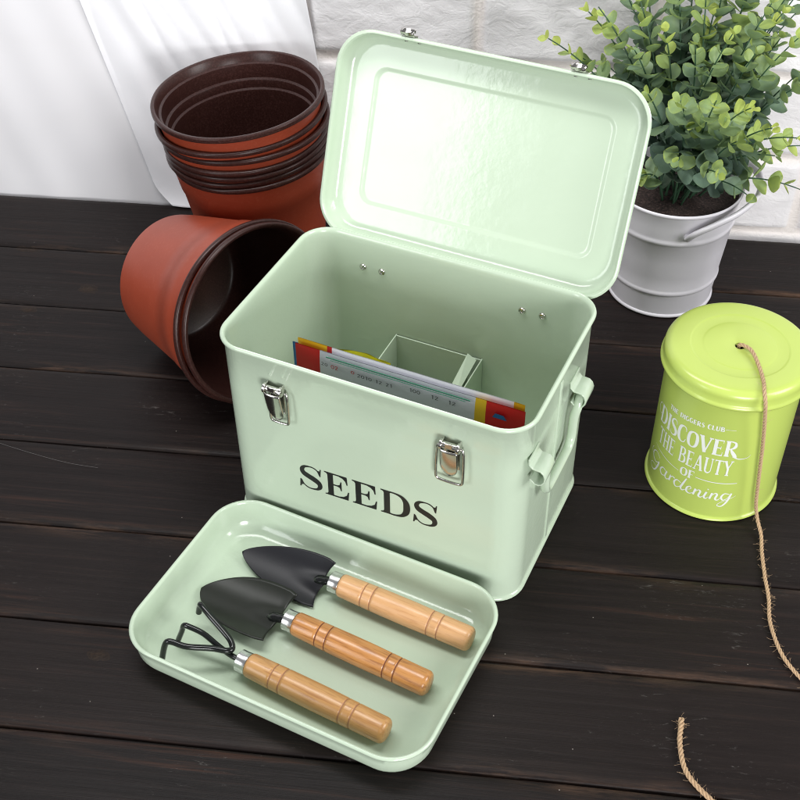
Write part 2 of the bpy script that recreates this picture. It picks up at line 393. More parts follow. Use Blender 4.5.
# ================================================================== SETTING
A_T = -.1264                                            # direction of the boards
TF = Matrix.Rotation(A_T, 4, 'Z')                        # table frame: x along boards, y across
def tab(x, y, z=0): return TF @ Vector((x, y, z))
def make_table():
    bm = bmesh.new(); lay = bm.loops.layers.float_color.new('plank')
    w = .1051; x0, x1 = -1.6, 1.6; rnd = random.Random(3)
    for k in range(-4, 7 + 1):
        ya = .4961 + (k-1)*w + .0006; yb = ya + w - .0012; pr = rnd.random(); dz = rnd.uniform(-.0007, .0001)
        prof = []; c = .0026
        prof = [(ya, -.02, 1), (ya, -c, 1), (ya+c*.3, -c*.35, 1), (ya+c, 0, 1), (ya+.007, .0002, .35), (ya+.016, .0002, 0), (yb-.016, .0002, 0), (yb-.007, .0002, .35), (yb-c, 0, 1), (yb-c*.3, -c*.35, 1), (yb, -c, 1), (yb, -.02, 1)]
        nx = 160; rows = []
        for i in range(nx+1):
            x = x0 + (x1-x0)*i/nx
            rows.append([bm.verts.new((x, y + (mn.noise(Vector((x*9, k*7.3, 0)))*.0007 if j in (0,1,2,3) else mn.noise(Vector((x*9, k*7.3+3, 5)))*.0007 if j > 7 else 0), z + dz + mn.noise(Vector((x*14, y*20, 1)))*.0004*(1 if e == 1 else .3))) for j, (y, z, e) in enumerate(prof)])
        for i in range(nx):
            for j in range(len(prof)-1):
                f = bm.faces.new((rows[i][j], rows[i+1][j], rows[i+1][j+1], rows[i][j+1])); f.smooth = True
                for lp, jj in zip(f.loops, (j, j, j+1, j+1)): lp[lay] = (pr, prof[jj][2], 0, 1)
    # underside board closing the gaps
    vs = [bm.verts.new(p) for p in ((x0, -.03, -.012), (x1, -.03, -.012), (x1, 1.2305, -.012), (x0, 1.2305, -.012))]
    f = bm.faces.new(vs)
    for lp in f.loops: lp[lay] = (.5, 0, 0, 1)
    me = bpy.data.meshes.new('table_top'); bm.to_mesh(me); bm.free(); me.materials.append(TABLE)
    o = bpy.data.objects.new('table_top', me); COL.objects.link(o); o.rotation_euler = (0, 0, A_T)
    tag(o, kind='structure')
make_table()

WALLD = 1.248
def make_wall():
    nx, nz = 760, 250; x0, x1, z0, z1 = -1.5, 1.5, -.3, .70
    vs = []; gr = []
    def brick(x, z):
        row = math.floor((z - .004)/.0995); off = (.312 if row % 2 == 0 else .217)
        bx = ((x - off) / .190) % 1.0; bz = ((z - .004)/.0995) % 1.0
        wob = mn.noise(Vector((x*26, z*26, row)))*.0022
        dx = min(bx, 1-bx)*.190 + wob; dz = min(bz, 1-bz)*.0995 + wob
        d = min(dx, dz); return d, row, math.floor((x-off)/.190)
    for j in range(nz+1):
        z = z0 + (z1-z0)*j/nz
        for i in range(nx+1):
            x = x0 + (x1-x0)*i/nx; d, row, colm = brick(x, z)
            t = max(0, min(1, (d-.003)/.006)); t = t*t*(3-2*t)
            p = Vector((x*14+colm*3.1, z*22+row*1.7, 0))
            rel = mn.fractal(p, 1.0, 2.1, 5)*.0022 + abs(mn.noise(p*.6))*.0028
            ridge = .0016*math.exp(-((d-.0)/.0016)**2)
            h = t*(.005 + rel) + ridge + mn.noise(Vector((x*150, z*150, 0)))*.0002
            vs.append((x, WALLD - h, z)); gr.append(1-t)
    fs = [(j*(nx+1)+i, j*(nx+1)+i+1, (j+1)*(nx+1)+i+1, (j+1)*(nx+1)+i) for j in range(nz) for i in range(nx)]
    me = bpy.data.meshes.new('wall'); me.from_pydata(vs, [], fs); me.materials.append(wall_mat())
    a = me.attributes.new('grout', 'FLOAT', 'POINT'); a.data.foreach_set('value', gr)
    me.polygons.foreach_set('use_smooth', [True]*len(me.polygons)); me.update()
    o = bpy.data.objects.new('wall', me); COL.objects.link(o); o.rotation_euler = (0, 0, A_T)
    tag(o, kind='structure')
make_wall()

def make_curtain():
    mb = MB(); nx, nz = 420, 60; rows = []
    for j in range(nz+1):
        z = -.10 + .75*j/nz; row = []
        for i in range(nx+1):
            x = -1.4 + .985*i/nx
            xs = x + .34*max(0, z)                      # the pleats hang slanted
            ph = xs*95 + 1.8*mn.noise(Vector((xs*6, z*2, 0)))
            a = .0012 + .0010*mn.noise(Vector((xs*4, z*3, 4)))
            y = 1.2375 - .5*a*(1+math.sin(ph)) + .0015*mn.noise(Vector((xs*9, z*7, 2)))
            row.append(tab(x, y, z))
        rows.append(row)
    mb.rings(rows, closed=False)
    o = mb.build('curtain', SHEER, smooth=True)
    tag(o, 'sheer white pleated curtain hanging at the far left behind the table', 'curtain')
make_curtain()
def make_drape():
    mb = MB(); nx, nz = 200, 60; rows = []
    for j in range(nz+1):
        t = j/nz; z = .0022 + .55*t**1.4; row = []
        for i in range(nx+1):
            s = i/nx
            xl = -.452 - .055*(z/.26); x = xl + (-.222 - .03*z/.26 - xl)*s
            if z < .03: x += (1-z/.03)**2*.020*max(0, 1-s*8)
            fold = .0013*math.sin((x+.5*z)*120 + 2*mn.noise(Vector((s*5, z*3, 1))))*min(1, s*5) + .005*mn.noise(Vector((s*3, z*2, 7)))
            y = 1.2352 - .0037*min(1, s*3) + .006*max(0, s-.75)*4 - abs(fold)*min(1, z*18) - .012*math.exp(-z/.012)
            row.append(tab(x, y, z))
        rows.append(row)
    mb.rings(rows, closed=False)
    o = mb.build('white_cloth', CLOTH, solid=.0012)
    tag(o, 'smooth white cloth hanging behind the stacked pots, its rounded lower corner touching the table', 'cloth')
make_drape()

# ================================================================== SEED BOX
YAW = -.4436; BL, BW, BH = .28, .1866, .2091
box = empty('storage_box', (.0088, .7913, 0), YAW)
tag(box, 'pale mint green enamelled metal box with black SEEDS lettering, its lid standing open', 'storage box')
def rr(prof, r0, hx, hy):
    """loft of rounded rectangles: prof = (inset, z)"""
    return [rrect(hx-i, hy-i, r0-i, z) for i, z in prof]
hx, hy = BL/2, BW/2; CR = .028
prof = [(.0035, .0012), (.0014, .0006), (.0008, .0020), (.0013, .0034), (.0030, .0046), (.0030, .030), (.0030, .10), (.0030, .16), (.0030, .2035), (.0022, .2042)]
prof += [(.0022 - .0022*math.sin(R(a)) , .2067 - .0024*math.cos(R(a))) for a in (30, 60, 90, 120, 150, 180)]
prof += [(.0032, .2084), (.0042, .2068), (.0046, .2046), (.0048, .200), (.0048, .10), (.0048, .012), (.0062, .006), (.010, .0035)]
mb = MB(); mb.rings(rr(prof, CR, hx, hy), True, True, True)
body = mb.build('body', MINT, box, sharp=50)
# small folded joint of the rim and the vertical seam on the right side
mb = MB(); mb.box((hx-.0028, -.006, .100), (.0016, .0055, .190)); mb.build('seam', MINT, box, bevel=.0006)
# rivets inside
for x in (-.0875, -.0685, .0685, .0875):
    mb = MB(); xf = Matrix.Translation((x, hy-.0048, .1755)) @ Matrix.Rotation(R(90), 4, 'X')
    lathe(mb, [(.0034, -.0002), (.0034, .0006), (.0028, .0016), (.0016, .0019), (.0011, .0012), (.0001, .0010)], 20, xf=xf)
    mb.build('rivet', CHROME, box)
for x in (-.078, .078):                                   # hinges on the back
    mb = MB(); mb.box((x, hy+.0006, .181), (.026, .0016, .028)); mb.tube([(x-.013, hy+.0038, .1965), (x+.013, hy+.0038, .1965)], .0026, 12)
    mb.build('hinge', MINT, box, bevel=.0004)

# SEEDS lettering
FY = -hy + .0030
yb0 = .0655; tilt = math.tan(R(1.9))
def seeds():
    Lt = Letters(lambda x, y, h: (x, FY - .00012 - h, y), 2e-5)
    H = .0285; starts = [(-.0650, 'S'), (-.0398, 'E'), (-.0130, 'E'), (.0140, 'D'), (.0440, 'S')]; ws = {'S': .0235, 'E': .0235, 'D': .0275}
    for x0, c in starts:
        W = ws[c]
        def T(x, y, x0=x0, W=W): return (x0 + x*W, yb0 + (x0+x*W+.065)*tilt + y*H)
        if c == 'E':
            Lt.poly([(.0, 0), (.0, .035), (.09, .06), (.13, .12), (.13, .88), (.09, .94), (0, .965), (0, 1), (.46, 1), (.36, .93), (.36, .07), (.46, 0)], T)
            Lt.poly([(.30, 1), (.93, 1), (.95, .66), (.905, .66), (.86, .80), (.74, .90), (.58, .945), (.30, .945)], T)
            Lt.poly([(.30, 0), (.96, 0), (1.0, .36), (.955, .36), (.90, .20), (.76, .10), (.58, .055), (.30, .055)], T)
            Lt.poly([(.30, .485), (.52, .485), (.62, .45), (.66, .33), (.70, .33), (.70, .72), (.66, .72), (.62, .58), (.52, .535), (.30, .535)], T)
        elif c == 'D':
            Lt.poly([(.0, 0), (.0, .035), (.08, .06), (.11, .12), (.11, .88), (.08, .94), (0, .965), (0, 1), (.42, 1), (.315, .93), (.315, .07), (.42, 0)], T)
            Lt.stroke([(.28, .972), (.50, .972), (.72, .90), (.855, .72), (.885, .5), (.855, .28), (.72, .10), (.50, .028), (.28, .028)], [.055, .06, .12, .20, .23, .20, .12, .06, .055], T, True, 10)
        else:
            Lt.stroke([(.86, .70), (.78, .88), (.62, .965), (.44, .972), (.24, .92), (.145, .78), (.20, .64), (.40, .545), (.62, .465), (.82, .35), (.85, .20), (.74, .07), (.52, .022), (.34, .04), (.18, .14), (.09, .32)],
                      [.035, .05, .05, .055, .11, .19, .215, .22, .23, .215, .19, .10, .055, .05, .05, .035], T, True, 8)
            Lt.poly([(.905, .66), (.865, .66), (.80, .82), (.80, .90), (.87, .90), (.90, .985), (.94, .985)], T)
            Lt.poly([(.035, .345), (.08, .345), (.16, .19), (.15, .10), (.09, .10), (.05, .01), (.005, .01)], T)
    Lt.mb.build('lettering', BLACKINK, box, smooth=False)
seeds()

# latches
def latch(cx, loop_dx, loop_w, loop_drop, lever_out, skew):
    y0 = FY; z0 = .1790
    e = empty('latch'); e.parent = box
    mb = MB(); mb.box((cx, y0-.0006, z0-.017), (.0140, .0012, .024)); mb.build('base_plate', CHROME, e, bevel=.0005)
    mb = MB()
    mb.tube([(cx-.0085, y0-.0058, z0), (cx-.0060, y0-.0058, z0)], .0046, 18)
    mb.tube([(cx+.0060, y0-.0058, z0), (cx+.0085, y0-.0058, z0)], .0046, 18)
    mb.tube([(cx-.0062, y0-.0058, z0), (cx+.0062, y0-.0058, z0)], .0030, 16)
    for q in (-1, 1): mb.box((cx+q*.0072, y0-.0028, z0-.001), (.0012, .0052, .0088))
    mb.box((cx, y0-.0090, z0+.0025), (.0065, .0012, .0050)); mb.build('barrel', CHROME, e, bevel=.0004)
    # lever: a curved plate, rounded at the foot
    mb = MB(); rows = []
    for i in range(13):
        t = i/12; z = z0 - .0030 - .029*t; w = .0074*(1 if t < .6 else math.sqrt(max(.02, 1-((t-.6)/.4)**2*.85)))
        out = .0085 + lever_out*math.sin(t*2.4) - .0035*t
        sx = skew*t
        rows.append([(cx+sx+w*k, y0 - out - .0010*(1-k*k), z) for k in (-1, -.85, -.5, 0, .5, .85, 1)])
    mb.rings(rows, closed=False); mb.build('lever', CHROME, e, solid=.0011)
    mb = MB(); w = loop_w/2; lx = cx+loop_dx; zt = z0 - .0060; zb = zt - loop_drop; yo = y0 - .0052
    P = [(lx-w*.75, yo+.001, zt+.0045), (lx-w, yo, zt), (lx-w*1.04, yo-.001, zb+.006), (lx-w*.92, yo-.001, zb+.001), (lx-w*.7, yo-.001, zb), (lx, yo-.001, zb-.0004), (lx+w*.7, yo-.001, zb), (lx+w*.92, yo-.001, zb+.001), (lx+w*1.04, yo-.001, zb+.006), (lx+w, yo, zt), (lx+w*.75, yo+.001, zt+.0045)]
    mb.tube(catmull(P, 5), .00120, 10); mb.build('wire_loop', CHROME, e)
latch(-.0790, .0042, .0165, .0290, .0008, .0020)
latch(.0785, .0000, .0225, .0335, .0008, 0)
for x, z in ((-.0845, .1890), (-.0725, .1905), (.0875, .170)):     # dimples of the spot welds
    mb = MB(); lathe(mb, [(.0011, 0), (.0009, .0004), (.0001, .0006)], 14, xf=Matrix.Translation((x, FY, z)) @ Matrix.Rotation(R(90), 4, 'X')); mb.build('weld_dimple', MINT, box)

# side handles
def side_handle(sgn):
    X = sgn*(hx-.0030)
    for va, vb, zc in ((.020, .042, .1525), (-.078, -.056, .1525)):
        mb = MB(); rows = []
        pf = [(.0006, zc+.019), (.0010, zc+.013), (.0040, zc+.0100)] + [(.0085+.0062*math.cos(R(a)), zc+.0020+.0080*math.sin(R(a))) for a in (100, 70, 40, 10, -20, -50, -80, -110, -140)] + [(.0022, zc-.0015)]
        for d, z in pf: rows.append([(X+sgn*d, v, z) for v in (va, (va+vb)/2, vb)])
        mb.rings(rows, closed=False); mb.build('handle_bracket', MINT, box, solid=.0014, bevel=.0004)
    mb = MB(); D = .0085
    P = [(.034, .154), (.026, .153), (.0215, .146), (.0195, .135), (.0185, .116), (.013, .1075), (.002, .1055), (-.030, .1055), (-.043, .1075), (-.0485, .116), (-.0500, .135), (-.0530, .146), (-.0575, .153), (-.066, .154)]
    pts = catmull([(X+sgn*(D if z > .142 else D-.0015), v, z) for v, z in P], 5)
    mb.tube(pts, .0040, 14, flat=.8); mb.build('handle', MINT, box)
side_handle(1)
mb = MB(); lathe(mb, [(.0038, -.001), (.0038, .0012), (.0026, .0030), (.0001, .0034)], 20, xf=Matrix.Translation((-hx+.0030, -.030, .168)) @ Matrix.Rotation(R(-90), 4, 'Y')); mb.build('rivet', MINT, box)

# divider cup standing against the back wall inside
mb = MB(); T = .0012; zt = .107; yf, ybk = .020, hy-.0056
mb.box((-.054, (yf+ybk)/2, zt/2+.003), (T, ybk-yf, zt-.006)); mb.box((.0335, (yf+ybk)/2, zt/2+.003), (T, ybk-yf, zt-.006))
mb.box((-.01025, ybk-T, zt/2+.003), (.0862, T, zt-.007)); mb.box((-.01025, yf+T*.5, zt/2+.003), (.0862, T, zt-.007))
mb.build('divider', MINT, box, bevel=.0003)
mb = MB(); mb.add([(.0215, .082, .1135), (.0300, .082, .1085), (.0290, .034, .1000), (.0190, .034, .0960), (.0190, .036, .060), (.0215, .082, .060)], [(0, 1, 2, 3), (0, 3, 4, 5)])
mb.build('divider_flap', MINT, box, smooth=False, solid=.0010)

# lid
TH = 1.1971
u = Vector((math.cos(YAW), math.sin(YAW), 0)); nrm = Vector((-math.sin(YAW), math.cos(YAW), 0))
# in box-local axes: x = u, y = n ; lid frame: X = u, Y = up the lid, Z = outward (front face normal toward viewer)
eY = Vector((0, math.cos(TH), math.sin(TH))); eX = Vector((1, 0, 0)); eZ = eX.cross(eY)
LM = Matrix((( *(eX.x, eY.x, eZ.x),  .005), (eX.y, eY.y, eZ.y, BW/2-.0045), (eX.z, eY.z, eZ.z, .2024), (0, 0, 0, 1)))
LLx, LLy = .2815/2, .1845/2
lidc = LM @ Matrix.Translation((0, LLy, 0))
lid = MB(); r0 = .034
# depth goes to -Z (away from the viewer); rim bead at Z=0
D = .019
prof = [(.0115, -D-.0010), (.0060, -D-.0002), (.0028, -D+.004), (.0016, -D+.009), (.0010, -.0035), (0, -.0028), (-.0004, -.0012), (.0006, .0000), (.0022, .0002), (.0032, -.0012), (.0034, -.0045), (.0040, -D+.010), (.0060, -D+.0045), (.0095, -D+.0018), (.0135, -D+.0012),
        (.0260, -D+.0012), (.0300, -D+.0012), (.0306, -D+.0012), (.0318, -D+.0007), (.0332, -D-.0000), (.0344, -D-.0003), (.0352, -D-.0003), (.0410, -D-.0003)]
rings = [rrect(LLx-i, LLy-i, max(r0-i*.72, .010) if i < .04 else .008, z, 12) for i, z in prof]
lid.rings(rings, True, True, True)
lido = lid.build('lid', MINT, box, sharp=55, xf=lidc)
for x in (-.0775, .0735):
    mb = MB(); rows = []
    pf = [(.0028, -.0075), (-.0012, -.0078), (-.0016, -.004), (-.0014, .0005), (-.0040, .0030), (-.0068, .0016), (-.0062, -.0012), (-.0040, -.0010)]
    for i, z in pf: rows.append([(x+k*.0062, LLy-i if False else LLy+(-i), z) for k in (-1, 0, 1)])
    mb.rings(rows, closed=False); o = mb.build('catch_plate', CHROME, lido, solid=.0009, xf=lidc)
    for q in (-.006, .006):
        mb = MB(); lathe(mb, [(.0020, 0), (.0018, .0007), (.0001, .0009)], 14, xf=lidc @ Matrix.Translation((x+.003+q, LLy-.0036, -.006)) @ Matrix.Rotation(R(90), 4, 'X')); mb.build('rivet', CHROME, lido)

# seed packets standing in the box (world placement through the box frame)
BM = Matrix.Translation((.0088, .7913, 0)) @ Matrix.Rotation(YAW, 4, 'Z')
WHITEP = simple('packet_white_foil', (.60, .61, .68), .24, nscale=70, nstr=.35, ndist=.002)
REDP = simple('packet_red', (.52, .012, .012), .28, nscale=70, nstr=.2, ndist=.001)
YELP = simple('packet_yellow', (.72, .46, .02), .3, nscale=60, nstr=.3, ndist=.001)
BLUEP = simple('packet_blue', (.02, .14, .38), .3)
GREENP = simple('packet_green', (.06, .26, .17), .4)
PALEP = simple('packet_bright_white', (.84, .85, .88), .3, nscale=60, nstr=.2)
INKG = simple('packet_ink', (.05, .05, .06), .5)
def packet(name, x0, x1, ztop, h, y, lean, bands, thick, label, cat='seed packet', prints=None, wav=.3):
    e = empty(name, mat=BM @ Matrix.Translation(((x0+x1)/2, y, .0042)) @ Matrix.Rotation(lean, 4, 'X'))
    tag(e, label, cat, 'seed packets standing in the box')
    cx = (x0+x1)/2; mb = MB(); n = 44; m = 14; H = ztop-.0042
    def P(i, j, s):
        x = x0+(x1-x0)*i/n; z = H - h + h*j/m
        b = max(0, 1-((x-cx)/((x1-x0)/2))**6)*max(0, 1-abs(2*j/m-1)**5)
        return (x-cx, s*(.0003+thick*b) + wav*mn.noise(Vector((x*30, z*25, y*50)))*.0022, z)
    for s in (-1, 1):
        g = [[P(i, j, s) for i in range(n+1)] for j in range(m+1)]
        b0 = len(mb.v)
        for r in g: mb.v += r
        for j in range(m):
            for i in range(n):
                xm = x0+(x1-x0)*(i+.5)/n; zt = h*(m-j-.5)/m; mi = 0
                for k, (a, b_, t0, t1, sd) in enumerate(bands):
                    if a <= xm < b_ and t0 <= zt < t1 and (sd == 0 or sd == s): mi = k+1
                q = b0+j*(n+1)+i; mb.f.append((q, q+1, q+n+2, q+n+1)); mb.m.append(mi)
    return e, mb, H
# front packet
e, mb, H = packet('seed_packet', -.0785, .1245, .1985, .085, -.0560, R(0), [(-.09, -.0545, 0, .09, 0), (.0835, .0935, 0, .09, 0), (.0935, .13, 0, .09, 0)], .0022, 'glossy white seed packet with red ends and date codes, nearest the box front')
mb.build('wrapper', [WHITEP, REDP, YELP, REDP], e, sharp=80)
cxp = (-.0785+.1245)/2
def code(string, xa, xb, z, hh, mat, name):
    Lt = Letters(lambda x, y, h: (x, -.0036-h, y), 3e-5); text(Lt, string, xa-cxp, z-hh, xb-cxp, z-hh, hh, A=.16, B=.12, gap=.12); Lt.mb.build(name, mat, e, smooth=False)
code('100', .0270, .0365, H-.0078, .0040, INKG, 'date_code'); code('12', .046, .0525, H-.0082, .0040, INKG, 'date_code'); code('12', .061, .0675, H-.0084, .0040, INKG, 'date_code')
code('2010 12 21', -.020, .012, H-.0100, .0036, INKG, 'date_code'); code('20', -.053, -.047, H-.0085, .0035, INKG, 'date_code')
code('02', -.0440, -.0375, H-.0088, .0042, REDP, 'red_code'); code('0', -.0255, -.0225, H-.0086, .0034, REDP, 'red_code')
mb = MB(); mb.box((0-.0-cxp+.0155, -.0030, H-.0026), (.128, .0004, .0011)); mb.box((0-cxp+.0155, -.0033, H-.0046), (.120, .0004, .0004)); mb.build('green_line', GREENP, e, smooth=False)
mb = MB(); mb.add([(.0985-cxp, -.0034, H-.012), (.1110-cxp, -.0034, H-.012), (.108-cxp, -.0034, H-.0075), (.1010-cxp, -.0034, H-.0072)], [(0, 1, 2, 3)]); mb.build('blue_mark', BLUEP, e, smooth=False)
# second packet just behind
e, mb, H = packet('seed_packet', -.0790, .1220, .2000, .085, -.0505, R(0), [(-.09, -.0520, 0, .09, 0), (-.0520, -.0475, 0, .09, 0), (.112, .13, 0, .09, 0)], .0012, 'white seed packet with a yellow left corner, directly behind the front packet')
mb.build('wrapper', [PALEP, YELP, REDP, YELP], e, sharp=80)
# blue one peeping out on the left
e, mb, H = packet('seed_packet', -.0880, .060, .1880, .075, -.0445, R(0), [(-.10, -.076, 0, .09, 0)], .0010, 'seed packet of which only a blue corner shows behind the left end of the others')
mb.build('wrapper', [YELP, BLUEP], e, sharp=80)
# crumpled yellow bag
YB = simple('yellow_green_pouch', (.46, .44, .012), .32, nscale=45, nstr=.5, ndist=.004)
mb = MB(); n = 40; rows = []
for s_ in (-1, 1):
    g = []
    for j in range(21):
        row = []
        for i in range(n+1):
            x = -.086 + .056*i/n; top = .126 + .006*math.sin((i/n)*2.6) + .002*mn.noise(Vector((x*60, 0, 3)))
            z = .004 + (top-.004)*j/20; b = max(0, 1-abs(2*i/n-1)**4)*max(0, 1-(j/20)**6)
            row.append((x, .004 + .02*(j/20) + s_*(.0004+.005*b) + .0035*mn.noise(Vector((x*40, z*30, s_))), z))
        g.append(row)
    mb.rings(g, closed=False)
o = mb.build('seed_pouch', YB); o.matrix_world = BM
tag(o, 'crumpled yellow-green pouch inside the box, between the packets and the divider', 'pouch')

# ================================================================== TRAY
TX, TY, TYAW = -.0734, .6189, -.4757; TL, TW, THh = .2755, .1849, .0329
tray = empty('tray', (TX, TY, 0), TYAW)
tag(tray, 'shallow mint green metal tray in front of the box, holding three hand tools', 'tray')
prof = [(.020, .0004), (.013, .0006), (.0085, .0022), (.0050, .0060), (.0030, .011), (.0024, .020), (.0022, .0285), (.0012, .0292), (.0, .0300), (-.0003, .0314), (.0005, .0326), (.0018, .0329), (.0029, .0322), (.0034, .030), (.0042, .020), (.0060, .0125), (.0092, .0066), (.0135, .0032), (.0180, .0020), (.024, .0016), (.05, .0014)]
mb = MB(); mb.rings([rrect(TL/2-i, TW/2-i, .036-i*.75 if i < .03 else .012, z, 12) for i, z in prof], True, True, True)
mb.build('pan', MINT, tray, sharp=55)
TM = Matrix.Translation((TX, TY, 0)) @ Matrix.Rotation(TYAW, 4, 'Z')

# ---- hand tools (local: x toward handle end, z up, origin on the tray floor under the ferrule's front end)
def handle(e, x0, length, wood, groove, zc0, zc1, ferr=.0095, r0=.0102, r1=.0112):
    """handle along +x; zc0/zc1 heights of the axis at both ends"""
    ang = math.atan2(zc1-zc0, length); B = Matrix.Translation((x0, 0, zc0)) @ Matrix.Rotation(R(90)-ang, 4, 'Y')
    mb = MB(); lathe(mb, [(.0045, -ferr), (.0086, -ferr), (.0093, -ferr+.0006), (.0092, -ferr*.5), (.0095, -.0004), (.0093, 0), (.0050, 0)], 40, xf=B); mb.build('ferrule', FERR, e)
    L = length; prof = [(.0050, .0001), (r0-.0010, .0002), (r0-.0002, .0012)]; mis = [0, 0]
    def rad(t): return r0 + (r1-r0)*min(1, t*1.8) + .0004*math.sin(t*5)
    marks = [.19, .262, .695, .77]; ts = [i/60 for i in range(1, 59)]
    for m_ in marks: ts = [t for t in ts if abs(t-m_) > .008]
    for m_ in marks: ts += [m_-.0062, m_-.0040, m_+.0040, m_+.0062]
    ts = sorted(ts)
    for t in ts:
        g = min(abs(t-m_) for m_ in marks) < .0045
        prof.append((rad(t) - (.00055 if g else 0), t*L)); mis.append(1 if g and any(abs(t-m_-.0040) < 1e-4 for m_ in marks) else 0)
    re = rad(1)
    for a in (0, 20, 40, 60, 75): prof.append((re-.0045+.0045*math.cos(R(a)), L-.0045+.0045*math.sin(R(a)))); mis.append(0)
    prof.append((.0001, L+.0004)); mis.append(0)
    mis = mis[:len(prof)-1]
    mb = MB(); lathe(mb, prof, 48, mis=mis, xf=B); return mb.build('handle', [wood, groove], e, sharp=70)

def trowel(mat, label, blen, bw, tipsharp, tipexp, neck, wood, groove, bladem, teeth, roll, hl, trough, tipz):
    e = empty('garden_trowel', mat=mat); tag(e, label, 'trowel', 'hand tools in the tray')
    zc = .0130
    handle(e, .0095, hl, wood, groove, zc+.0012, zc-.0008)
    # blade grid: s from shoulder (0) to tip (1)
    mb = MB(); ns, nt_ = 40, 24; rows = []
    Rm = Matrix.Rotation(roll, 3, 'X')
    for i in range(ns+1):
        s = i/ns
        if s < .08: w = bw*(.93 + .07*(s/.08))
        else:
            q = (s-.08)/.92; w = bw*max(.0, (1-q**tipsharp))**tipexp * (1+.05*math.sin(q*3))
        w = max(w, .0004); row = []
        for j in range(nt_+1):
            t = -1+2*j/nt_; x = -neck - blen*s
            if s < .10:                                   # concave cut of the shoulders
                x += (-.0030*math.sin(abs(t)*3.1) + .0010*abs(t)**3)*(1-s/.10)
            y = t*w
            if teeth and t <= -.99 and .04 < s < .5: y += .0007*(i % 2)
            z = trough*((y/bw)**2) + (zc-.0065-tipz)*(1-s)**2.2 + tipz
            z += .0042*math.exp(-(y/.0070)**2)*max(0, 1-s/.42)**1.5
            p = Rm @ Vector((0, y, z)); row.append((x, p.y, p.z))
        rows.append(row)
    mb.rings(rows, closed=False); mb.build('blade', bladem, e, solid=.0012)
    mb = MB(); P = [(.0005, 0, zc+.001), (-neck*.5, 0, zc-.0005), (-neck-.002, 0, zc-.0025), (-neck-blen*.14, 0, zc-.0065)]
    mb.tube(catmull(P, 5), [.0042]*6+[.0044]*5+[.0048]*3+[.0035]*2, 16, flat=.8); mb.build('neck', ROD, e)
    return e
def tm(x, y, ang, z=.0017): return TM @ Matrix.Translation((x/1000, y/1000, z)) @ Matrix.Rotation(ang, 4, 'Z')
trowel(tm(-13.0, 51.0, R(-.6)), 'trowel with a slim pointed black blade and the palest wooden handle, nearest the box', .085, .0235, 1.75, .68, .0055, WOOD_A, GROOVE_L, BLADE1, True, R(20), .125, .0050, .0075)
trowel(tm(-27.5, -1.5, R(-1.6)), 'trowel with a broad round-tipped black blade and amber varnished handle, middle of the three tools', .0825, .0290, 2.5, .66, .0060, WOOD_B, GROOVE_D, BLADE2, False, R(0), .127, .0080, .0030)
def cultivator():
    e = empty('hand_cultivator', mat=tm(-41.0, -53.5, R(-2.2))); tag(e, 'three-pronged black cultivator with a tan wooden handle, nearest the front edge of the tray', 'hand fork', 'hand tools in the tray')
    h = handle(e, .0095, .130, WOOD_C, GROOVE_L, .0133, .0122)
    mb = MB()
    mb.tube(catmull([(.001, 0, .0135), (-.008, 0, .0140), (-.020, .0, .0185), (-.034, -.000, .0265), (-.0465, -.0018, .0300), (-.0520, -.0022, .0288), (-.0550, -.0030, .0200), (-.0605, -.0045, .0045)], 6), [.0024]*42+[.0018], 12)
    mb.build('prong', ROD, e)
    mb = MB()
    mb.tube(catmull([(-.0560, .0215, .0165), (-.0535, .0220, .0270), (-.0505, .0205, .0305), (-.0400, .0165, .0290), (-.0220, .0110, .0240), (-.0130, .0075, .0215), (-.0085, .0030, .0195), (-.0105, -.0015, .0205), (-.0210, -.0065, .0230), (-.0380, -.0175, .0275), (-.0500, -.0205, .0295), (-.0545, -.0220, .0285), (-.0575, -.0235, .0210), (-.0610, -.0255, .0050)], 7), .0026, 12)
    mb.build('prong', ROD, e)
    mb = MB(); mb.tube([(.045, -.0060, .0188), (.049, -.0066, .0187)], .0007, 6); mb.tube([(.053, -.0062, .0191), (.0565, -.0070, .0186)], .0006, 6)
    mb.build('wood_flaw', GROOVE_D, h)
cultivator()

